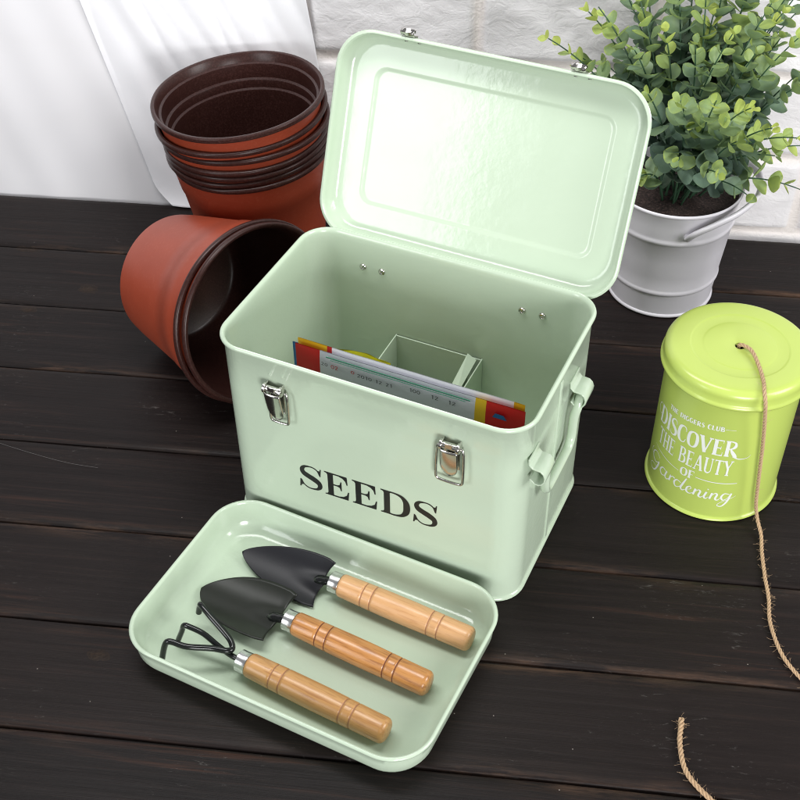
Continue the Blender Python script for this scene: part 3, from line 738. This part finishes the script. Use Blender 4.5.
# ================================================================== POTS
def axis_mat(c, d):
    d = Vector(d).normalized(); q = Vector((0, 0, 1)).rotation_difference(d); return Matrix.Translation(c) @ q.to_matrix().to_4x4()
def pot(name, lipc, d, Rl, rb, l, label, group, seed=0, plain=False):
    """lip centre, axis towards the mouth"""
    base = Vector(lipc) - Vector(d).normalized()*l
    e = empty(name, mat=axis_mat(base, d)); tag(e, label, 'plant pot', group)
    # outer wall radius just under the lip
    ro = Rl - .0045
    def w(z): return rb + (ro-rb)*(z/l)
    out = [(.001, .004), (rb*.55, .004), (rb*.6, .0005), (rb-.003, .0), (rb-.0006, .0012), (rb, .004)]
    out += [(w(z), z) for z in (.02, .04, .06, .08)]
    out += [(w(l-.040), l-.040), (w(l-.0385)+.0012, l-.0385), (w(l-.024)+.0014, l-.024), (w(l-.0225)+.0014, l-.0225), (w(l-.008)+.0008, l-.0060)]
    lip = [(ro+.0005, l-.0055), (Rl-.0006, l-.0055), (Rl, l-.0046), (Rl, l-.0016), (Rl-.0008, l-.0004), (Rl-.0022, l), (Rl-.0042, l-.0005), (Rl-.0052, l-.002)]
    inn = [(w(l-.012)-.0010, l-.0100), (w(l-.012)-.0034, l-.0112), (w(l-.012)-.0036, l-.0125), (w(l-.026)-.0020, l-.0270), (w(l-.027)-.0044, l-.0284), (w(l-.029)-.0046, l-.0300), (w(l-.037)-.0034, l-.0375), (w(l-.039)-.0056, l-.0388), (w(l-.041)-.0056, l-.0405), (w(l-.048)-.0036, l-.048), (w(.04)-.0034, .04), (w(.010)-.0034, .010), (rb-.006, .0062), (.001, .0062)]
    if plain == 2: inn = [(w(l-.010)+.0002, l-.0085), (w(.08)-.0004, .08), (w(.010)-.0004, .010), (rb-.006, .0030), (.001, .0030)]
    elif plain: inn = [(w(l-.014)-.0012, l-.012), (w(l-.03)-.0018, l-.030), (w(l-.033)-.0026, l-.033), (w(.05)-.0026, .05), (w(.010)-.0022, .010), (rb-.006, .0062), (.001, .0062)]
    def warp(mb):
        rnd = random.Random(seed); a = rnd.uniform(0, 6); am = rnd.uniform(.0006, .0016); 
        nv = []
        for x, y, z in mb.v:
            th = math.atan2(y, x); k = 1 + am/Rl*math.cos(2*(th-a))*(z/l)**2; nv.append((x*k, y*k, z + .0006*math.sin(3*th+a)*(z/l)**4))
        mb.v = nv
    m1 = MB(); lathe(m1, out, 84); warp(m1); m1.build('outer_wall', TERRA, e, sharp=45)
    m2 = MB(); lathe(m2, [out[-1]] + lip + inn, 84); warp(m2); m2.build('rim_and_lining', BROWN, e, sharp=75 if plain else 28)
    return e
GP = 'terracotta coloured nursery pots nested in the leaning stack'
words = ['uppermost nursery pot of the upright stack, its dark brown inside open to view', 'second pot from the top of the stack', 'third pot from the top of the stack', 'middle pot of the stack of seven, fourth from the top', 'third pot from the bottom of the stack', 'second pot from the bottom of the stack', 'bottom pot of the stack, showing its red wall and standing on the table']
st = [(-.1650, 1.1477, .2235, -.085, .0922), (-.1630, 1.1475, .2055, -.088, .0912), (-.1610, 1.1472, .1955, -.080, .0905), (-.1600, 1.1470, .1835, -.074, .0895), (-.1592, 1.1467, .1765, -.070, .0888), (-.1584, 1.1465, .1690, -.066, .0880), (-.1576, 1.1463, .1620, -.060, .0870)]
for i, (x, y, z, tx, Rl) in enumerate(st):
    pot('plant_pot', (x, y, z), (tx, .0077, 1), Rl, .0640, .1600, words[i], GP, i, 0 if i == 0 else 2)
c = Vector((-.1412, .9453, .0931)); d = Vector((.6935, -.6934, .1958)).normalized()
pot('plant_pot', c, d, .0942, .0677, .1400, 'red-brown plastic nursery pot lying on its side beside the box, the outer one of two', 'pots lying on their side', 21, True)
pot('plant_pot', c + d*.0110, d, .0930, .0655, .1400, 'brown-lined plastic nursery pot nested inside the pot lying on its side', 'pots lying on their side', 22, True)

# ================================================================== LIME TIN
TC = Vector((.2962, .8078, 0))
tin = empty('tin', TC); tag(tin, 'lime green round tin with white gardening lettering and twine coming out of its lid', 'tin')
mb = MB(); lathe(mb, [(.001, .0030), (.058, .0028), (.0600, .0006), (.0612, .0004), (.0622, .0013), (.0621, .0025), (.0610, .0034), (.0599, .0040), (.0598, .012), (.0598, .06), (.0598, .1465), (.0590, .1470)], 128)
mb.build('body', LIME, tin, sharp=50)
mb = MB(); prof = [(.0640, .1425), (.0655, .1428), (.0662, .1440), (.0660, .1456), (.0650, .1466), (.0644, .1480), (.0643, .1530)]
prof += [(.0571+.0072*math.cos(R(a)), .1540+.0070*math.sin(R(a))) for a in (0, 15, 30, 45, 60, 75, 90)]
prof += [(.050, .1610), (.0436, .1610), (.0428, .1609), (.0420, .1606), (.0412, .1604), (.0330, .1604), (.0322, .1604), (.0312, .1606), (.0304, .1607), (.020, .1607), (.0055, .1606), (.0043, .1603), (.0042, .1590), (.0043, .1580)]
lathe(mb, prof, 128)
lt = mb.build('lid', LIME, tin, sharp=60)
mb = MB(); lathe(mb, [(.0590, .1462), (.0001, .1462)], 64); mb.build('dark_inside_disc', BLACKHOLE, tin)  # added black disc below the lid hole, painting the tin's shaded inside
def cylmap(x, y, h):       # x in degrees, y height
    r = .0598+.00012+h; return (r*math.cos(R(x)), r*math.sin(R(x)), y)
Lt = Letters(cylmap, 2e-5)
text(Lt, 'THE DIGGERS CLUB', -160, .1065, -106.5, .1125, .0052, A=.24, B=.13, gap=.10)
text(Lt, 'DISCOVER', -172, .0815, -92, .0835, .0190, A=.19, B=.07, gap=.05)
text(Lt, 'THE BEAUTY', -168.5, .0585, -93, .0595, .0185, A=.16, B=.07, gap=.08)
text(Lt, 'OF', -136, .0445, -122.5, .0455, .0100, A=.19, B=.08, gap=.08)
def I(x, y): return (x, y)
def S_(pts, w, a0=-172., a1=-84., z0=0., sc=1.):
    """stroke given in mm along the arc"""
    k = math.degrees(1/.0598)/1000
    st_ = stroke2d([(p[0], p[1]) for p in pts], w, 7, True); Lt.k = (Lt.k+1) % 14; h = Lt.k*Lt.step
    Lt.mb.rings([[cylmap(a0 + l[0]*k, l[1]/1000, h) for l, r in st_], [cylmap(a0 + r[0]*k, r[1]/1000, h) for l, r in st_]], closed=False)
S_([(69, 115), (78, 115.4)], .4)                                  # line after CLUB
S_([(0, 51.5), (12, 50), (24, 48.5), (36, 47.5)], [.2, .7, .8, .6])   # flourish left of OF
S_([(53, 49.5), (66, 49.0), (78, 49.2), (90, 49.8)], [.8, .9, .9, .8])
S_([(80, 84), (86, 81), (93, 82), (96, 85.5)], [1.3, 1.2, .6, .25])       # tail of R
S_([(0, 100), (-5, 98), (-7, 92), (-2, 88), (2, 92)], [.3, .8, .8, .5, .3])  # curl before D
# script word
g = [([(12, 42), (5, 44.5), (-1, 40), (0, 34), (6, 32.5), (11, 36)], [.5, .7, 1.0, 1.2, .8, .4]), ([(11.5, 37), (10, 30), (6, 22), (0, 20), (-3, 24), (2, 27.5), (10, 28)], [1.5, 1.6, 1.2, .7, .5, .4, .4]), ([(-4, 43), (-6.5, 39), (-4, 36), (0, 38)], [.3, .6, .6, .3]),
     ([(23, 35), (18, 36), (15, 31), (17.5, 27), (22, 29), (24, 35)], [.6, .9, 1.4, 1.0, .5, .5]), ([(24, 36), (22.5, 29), (25, 27), (28, 30)], [1.3, 1.3, .9, .3]),
     ([(29, 35), (28, 28)], 1.4), ([(28.5, 31), (31, 35.5), (34, 35)], [.3, .7, 1.1]), ([(28, 30), (29, 36)], .5),
     ([(41, 34.5), (36.5, 35.5), (34, 31), (36, 27), (40, 29), (42.5, 35)], [.6, .9, 1.4, 1.0, .5, .5]), ([(45.5, 43), (43, 35), (41.5, 29), (43.5, 27), (46.5, 30)], [.9, 1.4, 1.4, .9, .3]),
     ([(46.5, 30), (51, 33), (50, 35.8), (47.5, 33), (47.5, 28.5), (50.5, 27), (54, 30)], [.3, .5, .7, 1.2, 1.4, .8, .3]),
     ([(55.5, 35.5), (54, 27.5)], 1.4), ([(54.5, 30.5), (58, 35.3), (60, 34), (59, 28.5), (61, 27), (63.5, 30)], [.3, .7, 1.3, 1.4, .9, .3]),
     ([(65.5, 35.5), (64, 29), (65.5, 27), (68, 30)], [1.3, 1.4, .9, .3]), ([(66, 38.8), (66.6, 39.6)], 1.2),
     ([(70.5, 35.5), (69, 27.5)], 1.4), ([(69.5, 30.5), (73, 35.3), (75, 34), (74, 28.5), (76, 27), (78.5, 30)], [.3, .7, 1.3, 1.4, .9, .3]),
     ([(86, 35), (81.5, 36), (79, 31.5), (81, 27.5), (84.5, 30), (87, 35.5)], [.6, .9, 1.4, 1.0, .5, .5]), ([(87.5, 36.5), (85, 26), (81, 19.5), (77, 20), (79, 24), (88, 30), (92, 33)], [1.2, 1.4, 1.0, .6, .4, .4, .2])]
for pts, w in g: S_(pts, [q*1.35 for q in w] if isinstance(w, list) else w*1.35)
Lt.mb.build('lettering', WHITEINK, tin, smooth=False)

# ================================================================== TWINE
def twine():
    P = [(.2955, .8100, .1500), (.2955, .8090, .1560), (.2960, .8070, .1625), (.3030, .7965, .1645), (.3055, .7760, .1632), (.3052, .7590, .1625), (.3030, .7465, .1630), (.3035, .7385, .1555),
         (.3074, .7385, .1304), (.3111, .7395, .1047), (.3140, .7405, .0800), (.3166, .7415, .0592), (.3200, .7415, .0300), (.3240, .7390, .0120), (.3262, .7260, .0040), (.3235, .7080, .0026), (.3198, .6800, .0026), (.3172, .6550, .0026), (.3138, .6300, .0026), (.3145, .6000, .0026), (.3225, .5780, .0026),
         (.3370, .5560, .0026), (.3600, .5300, .0026), (.3740, .4960, .0026), (.3640, .4600, .0026), (.3320, .4380, .0026), (.2900, .4330, .0026), (.2520, .4450, .0026), (.2300, .4680, .0030), (.2165, .4900, .0030), (.2155, .5150, .0030), (.2195, .5330, .0032), (.2208, .5372, .0030)]
    P = [tuple(Vector(p) + Vector((mn.noise(Vector((i*1.7, 0, 0)))*.0022, mn.noise(Vector((0, i*1.7, 0)))*.0015, 0))) if i > 14 else p for i, p in enumerate(P)]
    C_ = catmull(P, 16); out = []
    # resample evenly
    acc = [0]; 
    for a, b in zip(C_, C_[1:]): acc.append(acc[-1]+(b-a).length)
    tot = acc[-1]; n = int(tot/.0011); k = 0; pts = []
    for i in range(n+1):
        s = tot*i/n
        while k < len(acc)-2 and acc[k+1] < s: k += 1
        pts.append(C_[k].lerp(C_[k+1], (s-acc[k])/max(1e-9, acc[k+1]-acc[k])))
    mb = MB(); rnd = random.Random(5); prev = Vector((0, 0, 1)); frames = []
    for i, p in enumerate(pts):
        t = (pts[min(i+1, n)]-pts[max(i-1, 0)]).normalized(); a = prev - t*prev.dot(t); a.normalize(); prev = a; frames.append((p, t, a, t.cross(a)))
    for q in range(3):
        path = []; rs = []
        for i, (p, t, a, b) in enumerate(frames):
            s = i*.0011; th = s/.0120*2*math.pi + q*2*math.pi/3; endf = 1+.5*max(0, 1-(n-i)*.0011/.01)
            grow = 1.12 if i > n*.80 else .92
            path.append(p + (a*math.cos(th)+b*math.sin(th))*.00100*grow*endf); rs.append((.00098+.00016*mn.noise(Vector((s*300, q, 0))))*grow)
        mb.tube(path, rs, 7)
    e = mb.build('twine', JUTE, sharp=80)
    tag(e, 'natural jute twine running from the lid of the lime tin across the table', 'twine')
    mb = MB()
    for k in range(560):
        i = rnd.randrange(4, n-1)
        if i < n*.30 and rnd.random() < .7: continue
        if k > 535: i = n - rnd.randrange(0, 9)
        p, t, a, b = frames[i]; th = rnd.uniform(0, 6.28); o = a*math.cos(th)+b*math.sin(th)
        L = rnd.uniform(.0015, .0060)*(1.0 if k > 535 else 1); dirn = (o + t*rnd.uniform(-1.5, 1.5)).normalized(); q0 = p+o*.0016; cur = o.cross(t)*rnd.uniform(-1.3, 1.3)
        fp = [q0, q0+dirn*L*.4+cur*L*.15, q0+dirn*L*.75+cur*L*.5, q0+dirn*L+cur*L*.9]
        fp = [Vector((v.x, v.y, max(v.z, .0006))) if v.y < .74 else v for v in fp]
        mb.tube(catmull(fp, 3), .00007, 3, cap=False)
    mb.build('loose_fibres', JUTE, e)
twine()
# thin pale thread of lint on the boards at the left
mb = MB(); P = [(-.60, .835), (-.53, .812), (-.48, .797), (-.43, .785), (-.395, .781)]
LINT = simple('pale_lint', (.11, .105, .10), .8)
mb.tube(catmull([tab(x, y, .0009) for x, y in P], 8), .00014, 5)
tag(mb.build('lint_thread', LINT), 'hair-thin pale thread lying on the dark boards at the left edge', 'thread')

# ================================================================== BUCKET AND PLANT
BC = Vector((.2952, 1.1005, 0))
bk = empty('bucket', BC); tag(bk, 'small white enamelled metal bucket holding the leafy plant, at the right by the wall', 'bucket')
def br(z): return .0565 + (.0690-.0565)*z/.1417
prof = [(.001, .004), (.052, .004), (.055, .0008), (.0578, .0006), (.0588, .0018), (.0584, .0036), (.0570, .0046)]
prof += [(br(z), z) for z in (.008, .020, .031)]
prof += [(br(.034)+.0014*math.sin(R(a)), .034-.003*math.cos(R(a))) for a in (30, 60, 90, 120, 150)]
prof += [(br(z), z) for z in (.038, .055, .075, .099)]
prof += [(br(.104)+.0014*math.sin(R(a)), .104-.003*math.cos(R(a))) for a in (30, 60, 90, 120, 150)]
prof += [(br(z), z) for z in (.109, .122, .136)]
prof += [(.0690+.0016*math.sin(R(a)), .1395-.0020*math.cos(R(a))) for a in (20, 50, 80, 110, 140, 180)]
prof += [(.0676, .1400), (.0670, .136), (br(.10)-.0012, .10), (br(.01)-.0012, .010), (.001, .008)]
mb = MB(); lathe(mb, prof, 112); mb.build('body', BUCKET, bk, sharp=55)
# soil
mb = MB(); rings = []
for k in range(14):
    r = .0668*(k+.02)/13
    rings.append([(r*math.cos(2*math.pi*j/60), r*math.sin(2*math.pi*j/60), .1265 + .004*math.cos(r/.067*1.5) + .0022*mn.noise(Vector((r*math.cos(2*math.pi*j/60)*60, r*math.sin(2*math.pi*j/60)*60, 0)))) for j in range(60)])
mb.rings(rings, True); mb.build('soil', SOIL, bk)
# bail handle folded to the right
p1 = Vector((.003, -.0695, .114)); p2 = Vector((-.003, .0695, .114))
P = [p1, (.009, -.0745, .124), (.028, -.0740, .1345), (.054, -.0620, .1415), (.077, -.036, .1445), (.0865, 0, .1450), (.074, .034, .1455), (.052, .058, .1425), (.028, .070, .1350), (.010, .0715, .124), p2]
mb = MB(); mb.tube(catmull(P, 7), .0048, 14, up=(-.3, 1, .6), flat=.62); mb.build('bail', BUCKET, bk)
for p in (p1, p2):
    mb = MB(); s_ = -1 if p.y < 0 else 1
    xf = Matrix.Translation((p.x, s_*.0668, p.z)) @ Matrix.Rotation(R(90)*(1 if s_ < 0 else -1), 4, 'X')
    lathe(mb, [(.0042, -.001), (.0044, .0008), (.0030, .0014), (.0026, .0046), (.0018, .0054), (.0001, .0056)], 20, xf=xf); mb.build('ear', BUCKET, bk)

plant = empty('eucalyptus_plant', BC + Vector((0, 0, .128))); tag(plant, 'bushy artificial eucalyptus with round green leaves, growing in the white bucket', 'plant')
def sprig(base, tip, bend, rnd, size=1.0, tone=0.0, start=.30):
    base = Vector(base); tip = Vector(tip); mid = (base+tip)/2 + Vector(bend)
    n = 26; pts = []
    for i in range(n+1):
        t = i/n; pts.append(base*(1-t)**2 + mid*2*t*(1-t) + tip*t*t)
    Ls = sum((pts[i+1]-pts[i]).length for i in range(n))
    mb = MB(); mb.tube(pts, [.0013*(1-.55*i/n) for i in range(n+1)], 6); st_ = mb.build('stem', STEM, plant)
    lb = MB(); tints = []
    cnt = max(4, int(Ls*(1-start)/.0152)); ph = rnd.uniform(0, 3.14)
    for k in range(cnt+1):
        t = start + (1-start)*(k/cnt)**.92; f = t*n; i = min(n-1, int(f)); p = pts[i].lerp(pts[i+1], f-i)
        tg = (pts[min(i+2, n)]-pts[max(i-1, 0)]).normalized(); a = tg.orthogonal().normalized(); b = tg.cross(a)
        ph += math.pi/2 + rnd.uniform(-.25, .25)
        sz = size*(.0232*(1-.62*max(0, (t-.45)/.55)**1.3))*rnd.uniform(.85, 1.12)*(.75 if t < .3 else 1)
        for sgn in (0, math.pi):
            if rnd.random() < .10: continue
            o = (a*math.cos(ph+sgn)+b*math.sin(ph+sgn)).normalized(); lift = rnd.uniform(.35, .85) if t < .9 else rnd.uniform(.9, 1.4)
            ax = (o + tg*lift).normalized(); side = tg.cross(o).normalized(); nor = ax.cross(side).normalized()
            roll = rnd.uniform(-.45, .45); side, nor = side*math.cos(roll)+nor*math.sin(roll), nor*math.cos(roll)-side*math.sin(roll)
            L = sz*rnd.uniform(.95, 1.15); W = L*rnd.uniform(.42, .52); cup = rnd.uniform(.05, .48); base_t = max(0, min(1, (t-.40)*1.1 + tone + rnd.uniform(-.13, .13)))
            us = [0, .12, .28, .46, .64, .82, .94, 1.0]; ws = [.10, .50, .84, 1.0, .92, .62, .30, .02]
            b0 = len(lb.v)
            for uu, ww in zip(us, ws):
                for vv in (-1, -.5, 0, .5, 1):
                    q = p + ax*(L*uu+.0008) + side*(W*ww*vv) + nor*(cup*L*(uu*uu*.5 + (vv*ww)**2*.5) - .035*L*(1-abs(vv)))
                    lb.v.append(tuple(q)); ed = max(abs(vv)*.8+.2*(uu > .8), uu**3)
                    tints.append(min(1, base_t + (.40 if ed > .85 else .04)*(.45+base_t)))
            for r_ in range(7):
                for c_ in range(4):
                    q = b0+r_*5+c_; lb.f.append((q, q+1, q+6, q+5)); lb.m.append(0)
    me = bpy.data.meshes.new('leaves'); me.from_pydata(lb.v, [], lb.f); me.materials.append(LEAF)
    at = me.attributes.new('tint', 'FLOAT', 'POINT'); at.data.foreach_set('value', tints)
    me.polygons.foreach_set('use_smooth', [True]*len(me.polygons)); me.update()
    o = bpy.data.objects.new('leaves', me); COL.objects.link(o); o.parent = st_
W0 = BC + Vector((0, 0, .128))
tips = [  # world positions of the shoot tips, size, tone
 ((.150, 1.120, .293), 1.0, .28), ((.192, 1.150, .306), 1.0, .22), ((.196, 1.12, .325), 1.0, .10), ((.215, 1.15, .345), 1.05, .0), ((.236, 1.12, .330), 1.05, .15), ((.255, 1.08, .318), 1.0, .2),
 ((.268, 1.14, .36), 1.05, .0), ((.290, 1.10, .37), 1.05, .1), ((.303, 1.10, .325), 1.0, .30), ((.322, 1.15, .362), 1.05, .1), ((.345, 1.12, .37), 1.05, .2), ((.362, 1.08, .335), 1.0, .3), ((.385, 1.14, .34), 1.05, -.05), ((.405, 1.15, .31), 1.05, .0),
 ((.420, 1.10, .285), 1.05, .0), ((.396, 1.08, .262), 1.05, -.02), ((.409, 1.05, .160), 1.0, .30), ((.405, 1.06, .205), 1.0, .38), ((.385, 1.03, .232), 1.0, .25), ((.352, 1.01, .255), 1.0, .35), ((.325, 1.00, .282), 1.05, .30), ((.292, 1.00, .290), 1.05, .20),
 ((.262, 1.01, .285), 1.1, .05), ((.238, 1.04, .275), 1.1, .0), ((.228, 1.08, .300), 1.1, -.05), ((.272, 1.02, .215), 1.0, .10), ((.305, .995, .215), 1.1, .05), ((.345, 1.02, .175), 1.15, -.05),
 ((.245, 1.055, .175), 1.0, .25), ((.232, 1.09, .215), 1.1, .1), ((.310, 1.05, .330), 1.0, .15), ((.338, 1.06, .305), 1.1, .0), ((.280, 1.06, .315), 1.1, -.05), ((.372, 1.10, .300), 1.1, .0), ((.212, 1.14, .255), 1.15, -.05), ((.185, 1.13, .268), 1.1, .0),
 ((.235, 1.16, .385), 1.05, .05), ((.262, 1.12, .395), 1.05, .1), ((.285, 1.15, .405), 1.05, .0), ((.312, 1.12, .410), 1.05, .1), ((.335, 1.16, .405), 1.1, -.05), ((.360, 1.13, .395), 1.05, .15), ((.385, 1.10, .375), 1.05, .1), ((.405, 1.13, .36), 1.05, .0), ((.350, 1.08, .345), 1.1, .05), ((.375, 1.06, .320), 1.1, .1),
 ((.355, 1.16, .29), 1.1, -.05), ((.305, 1.17, .30), 1.1, -.1), ((.255, 1.17, .29), 1.1, -.1), ((.325, 1.02, .235), 1.1, .1), ((.285, 1.03, .245), 1.1, .05), ((.375, 1.05, .200), 1.1, .0)]
rnd = random.Random(11)
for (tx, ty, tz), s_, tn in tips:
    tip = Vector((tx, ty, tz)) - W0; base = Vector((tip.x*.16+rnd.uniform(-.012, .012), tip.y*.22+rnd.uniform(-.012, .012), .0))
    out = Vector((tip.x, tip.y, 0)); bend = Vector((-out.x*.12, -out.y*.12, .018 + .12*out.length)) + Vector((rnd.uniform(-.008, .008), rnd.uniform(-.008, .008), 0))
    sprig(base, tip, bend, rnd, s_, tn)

# ================================================================== LIGHT, WORLD, CAMERA
w = bpy.data.worlds.new('World'); sc.world = w; w.use_nodes = True
bg = w.node_tree.nodes['Background']; bg.inputs[0].default_value = (.97, .98, 1.0, 1); bg.inputs[1].default_value = .22
def area(name, loc, target, sx, sy, power, col=(1, 1, 1)):
    l = bpy.data.lights.new(name, 'AREA'); l.shape = 'RECTANGLE'; l.size = sx; l.size_y = sy; l.energy = power; l.color = col
    o = bpy.data.objects.new(name, l); COL.objects.link(o); o.location = loc
    o.rotation_euler = (Vector(target)-Vector(loc)).to_track_quat('-Z', 'Y').to_euler(); return o
area('softbox_left', (-1.265, -.148, .58), (.0, .9, .15), .46, .80, 8.2, (.95, .98, 1))
area('softbox_front', (.30, -1.0, .36), (.02, .85, .12), .60, .60, 25, (1, 1, 1))
area('softbox_right', (1.25, .25, .88), (.25, .98, .1), .60, .60, 14, (1, 1, 1))
area('backdrop_lamp', (-.25, .86, 1.25), (-.15, 1.26, .12), 1.0, .30, 12, (1, 1, 1))

cam = bpy.data.cameras.new('camera'); co = bpy.data.objects.new('camera', cam); COL.objects.link(co); sc.camera = co
f, pitch, roll, h = 1223.87, .7503, -.0126, .8541
cam.sensor_width = 36; cam.sensor_fit = 'HORIZONTAL'; cam.lens = 36*f/800; cam.clip_start = .01; cam.clip_end = 50
F = Vector((0, math.cos(pitch), -math.sin(pitch))); Rt = Vector((1, 0, 0)); U = Rt.cross(F)
c_, s_ = math.cos(roll), math.sin(roll); Rr = Rt*c_ + U*s_; Ur = U*c_ - Rt*s_
co.matrix_world = Matrix(((Rr.x, Ur.x, -F.x, 0), (Rr.y, Ur.y, -F.y, 0), (Rr.z, Ur.z, -F.z, h), (0, 0, 0, 1)))
sc.view_settings.view_transform = 'Standard'; sc.view_settings.look = 'None'; sc.view_settings.exposure = 0; sc.view_settings.gamma = 1
sc.cycles.max_bounces = 8; sc.cycles.filter_width = 1.1
try: sc.cycles.use_denoising = True
except Exception: pass
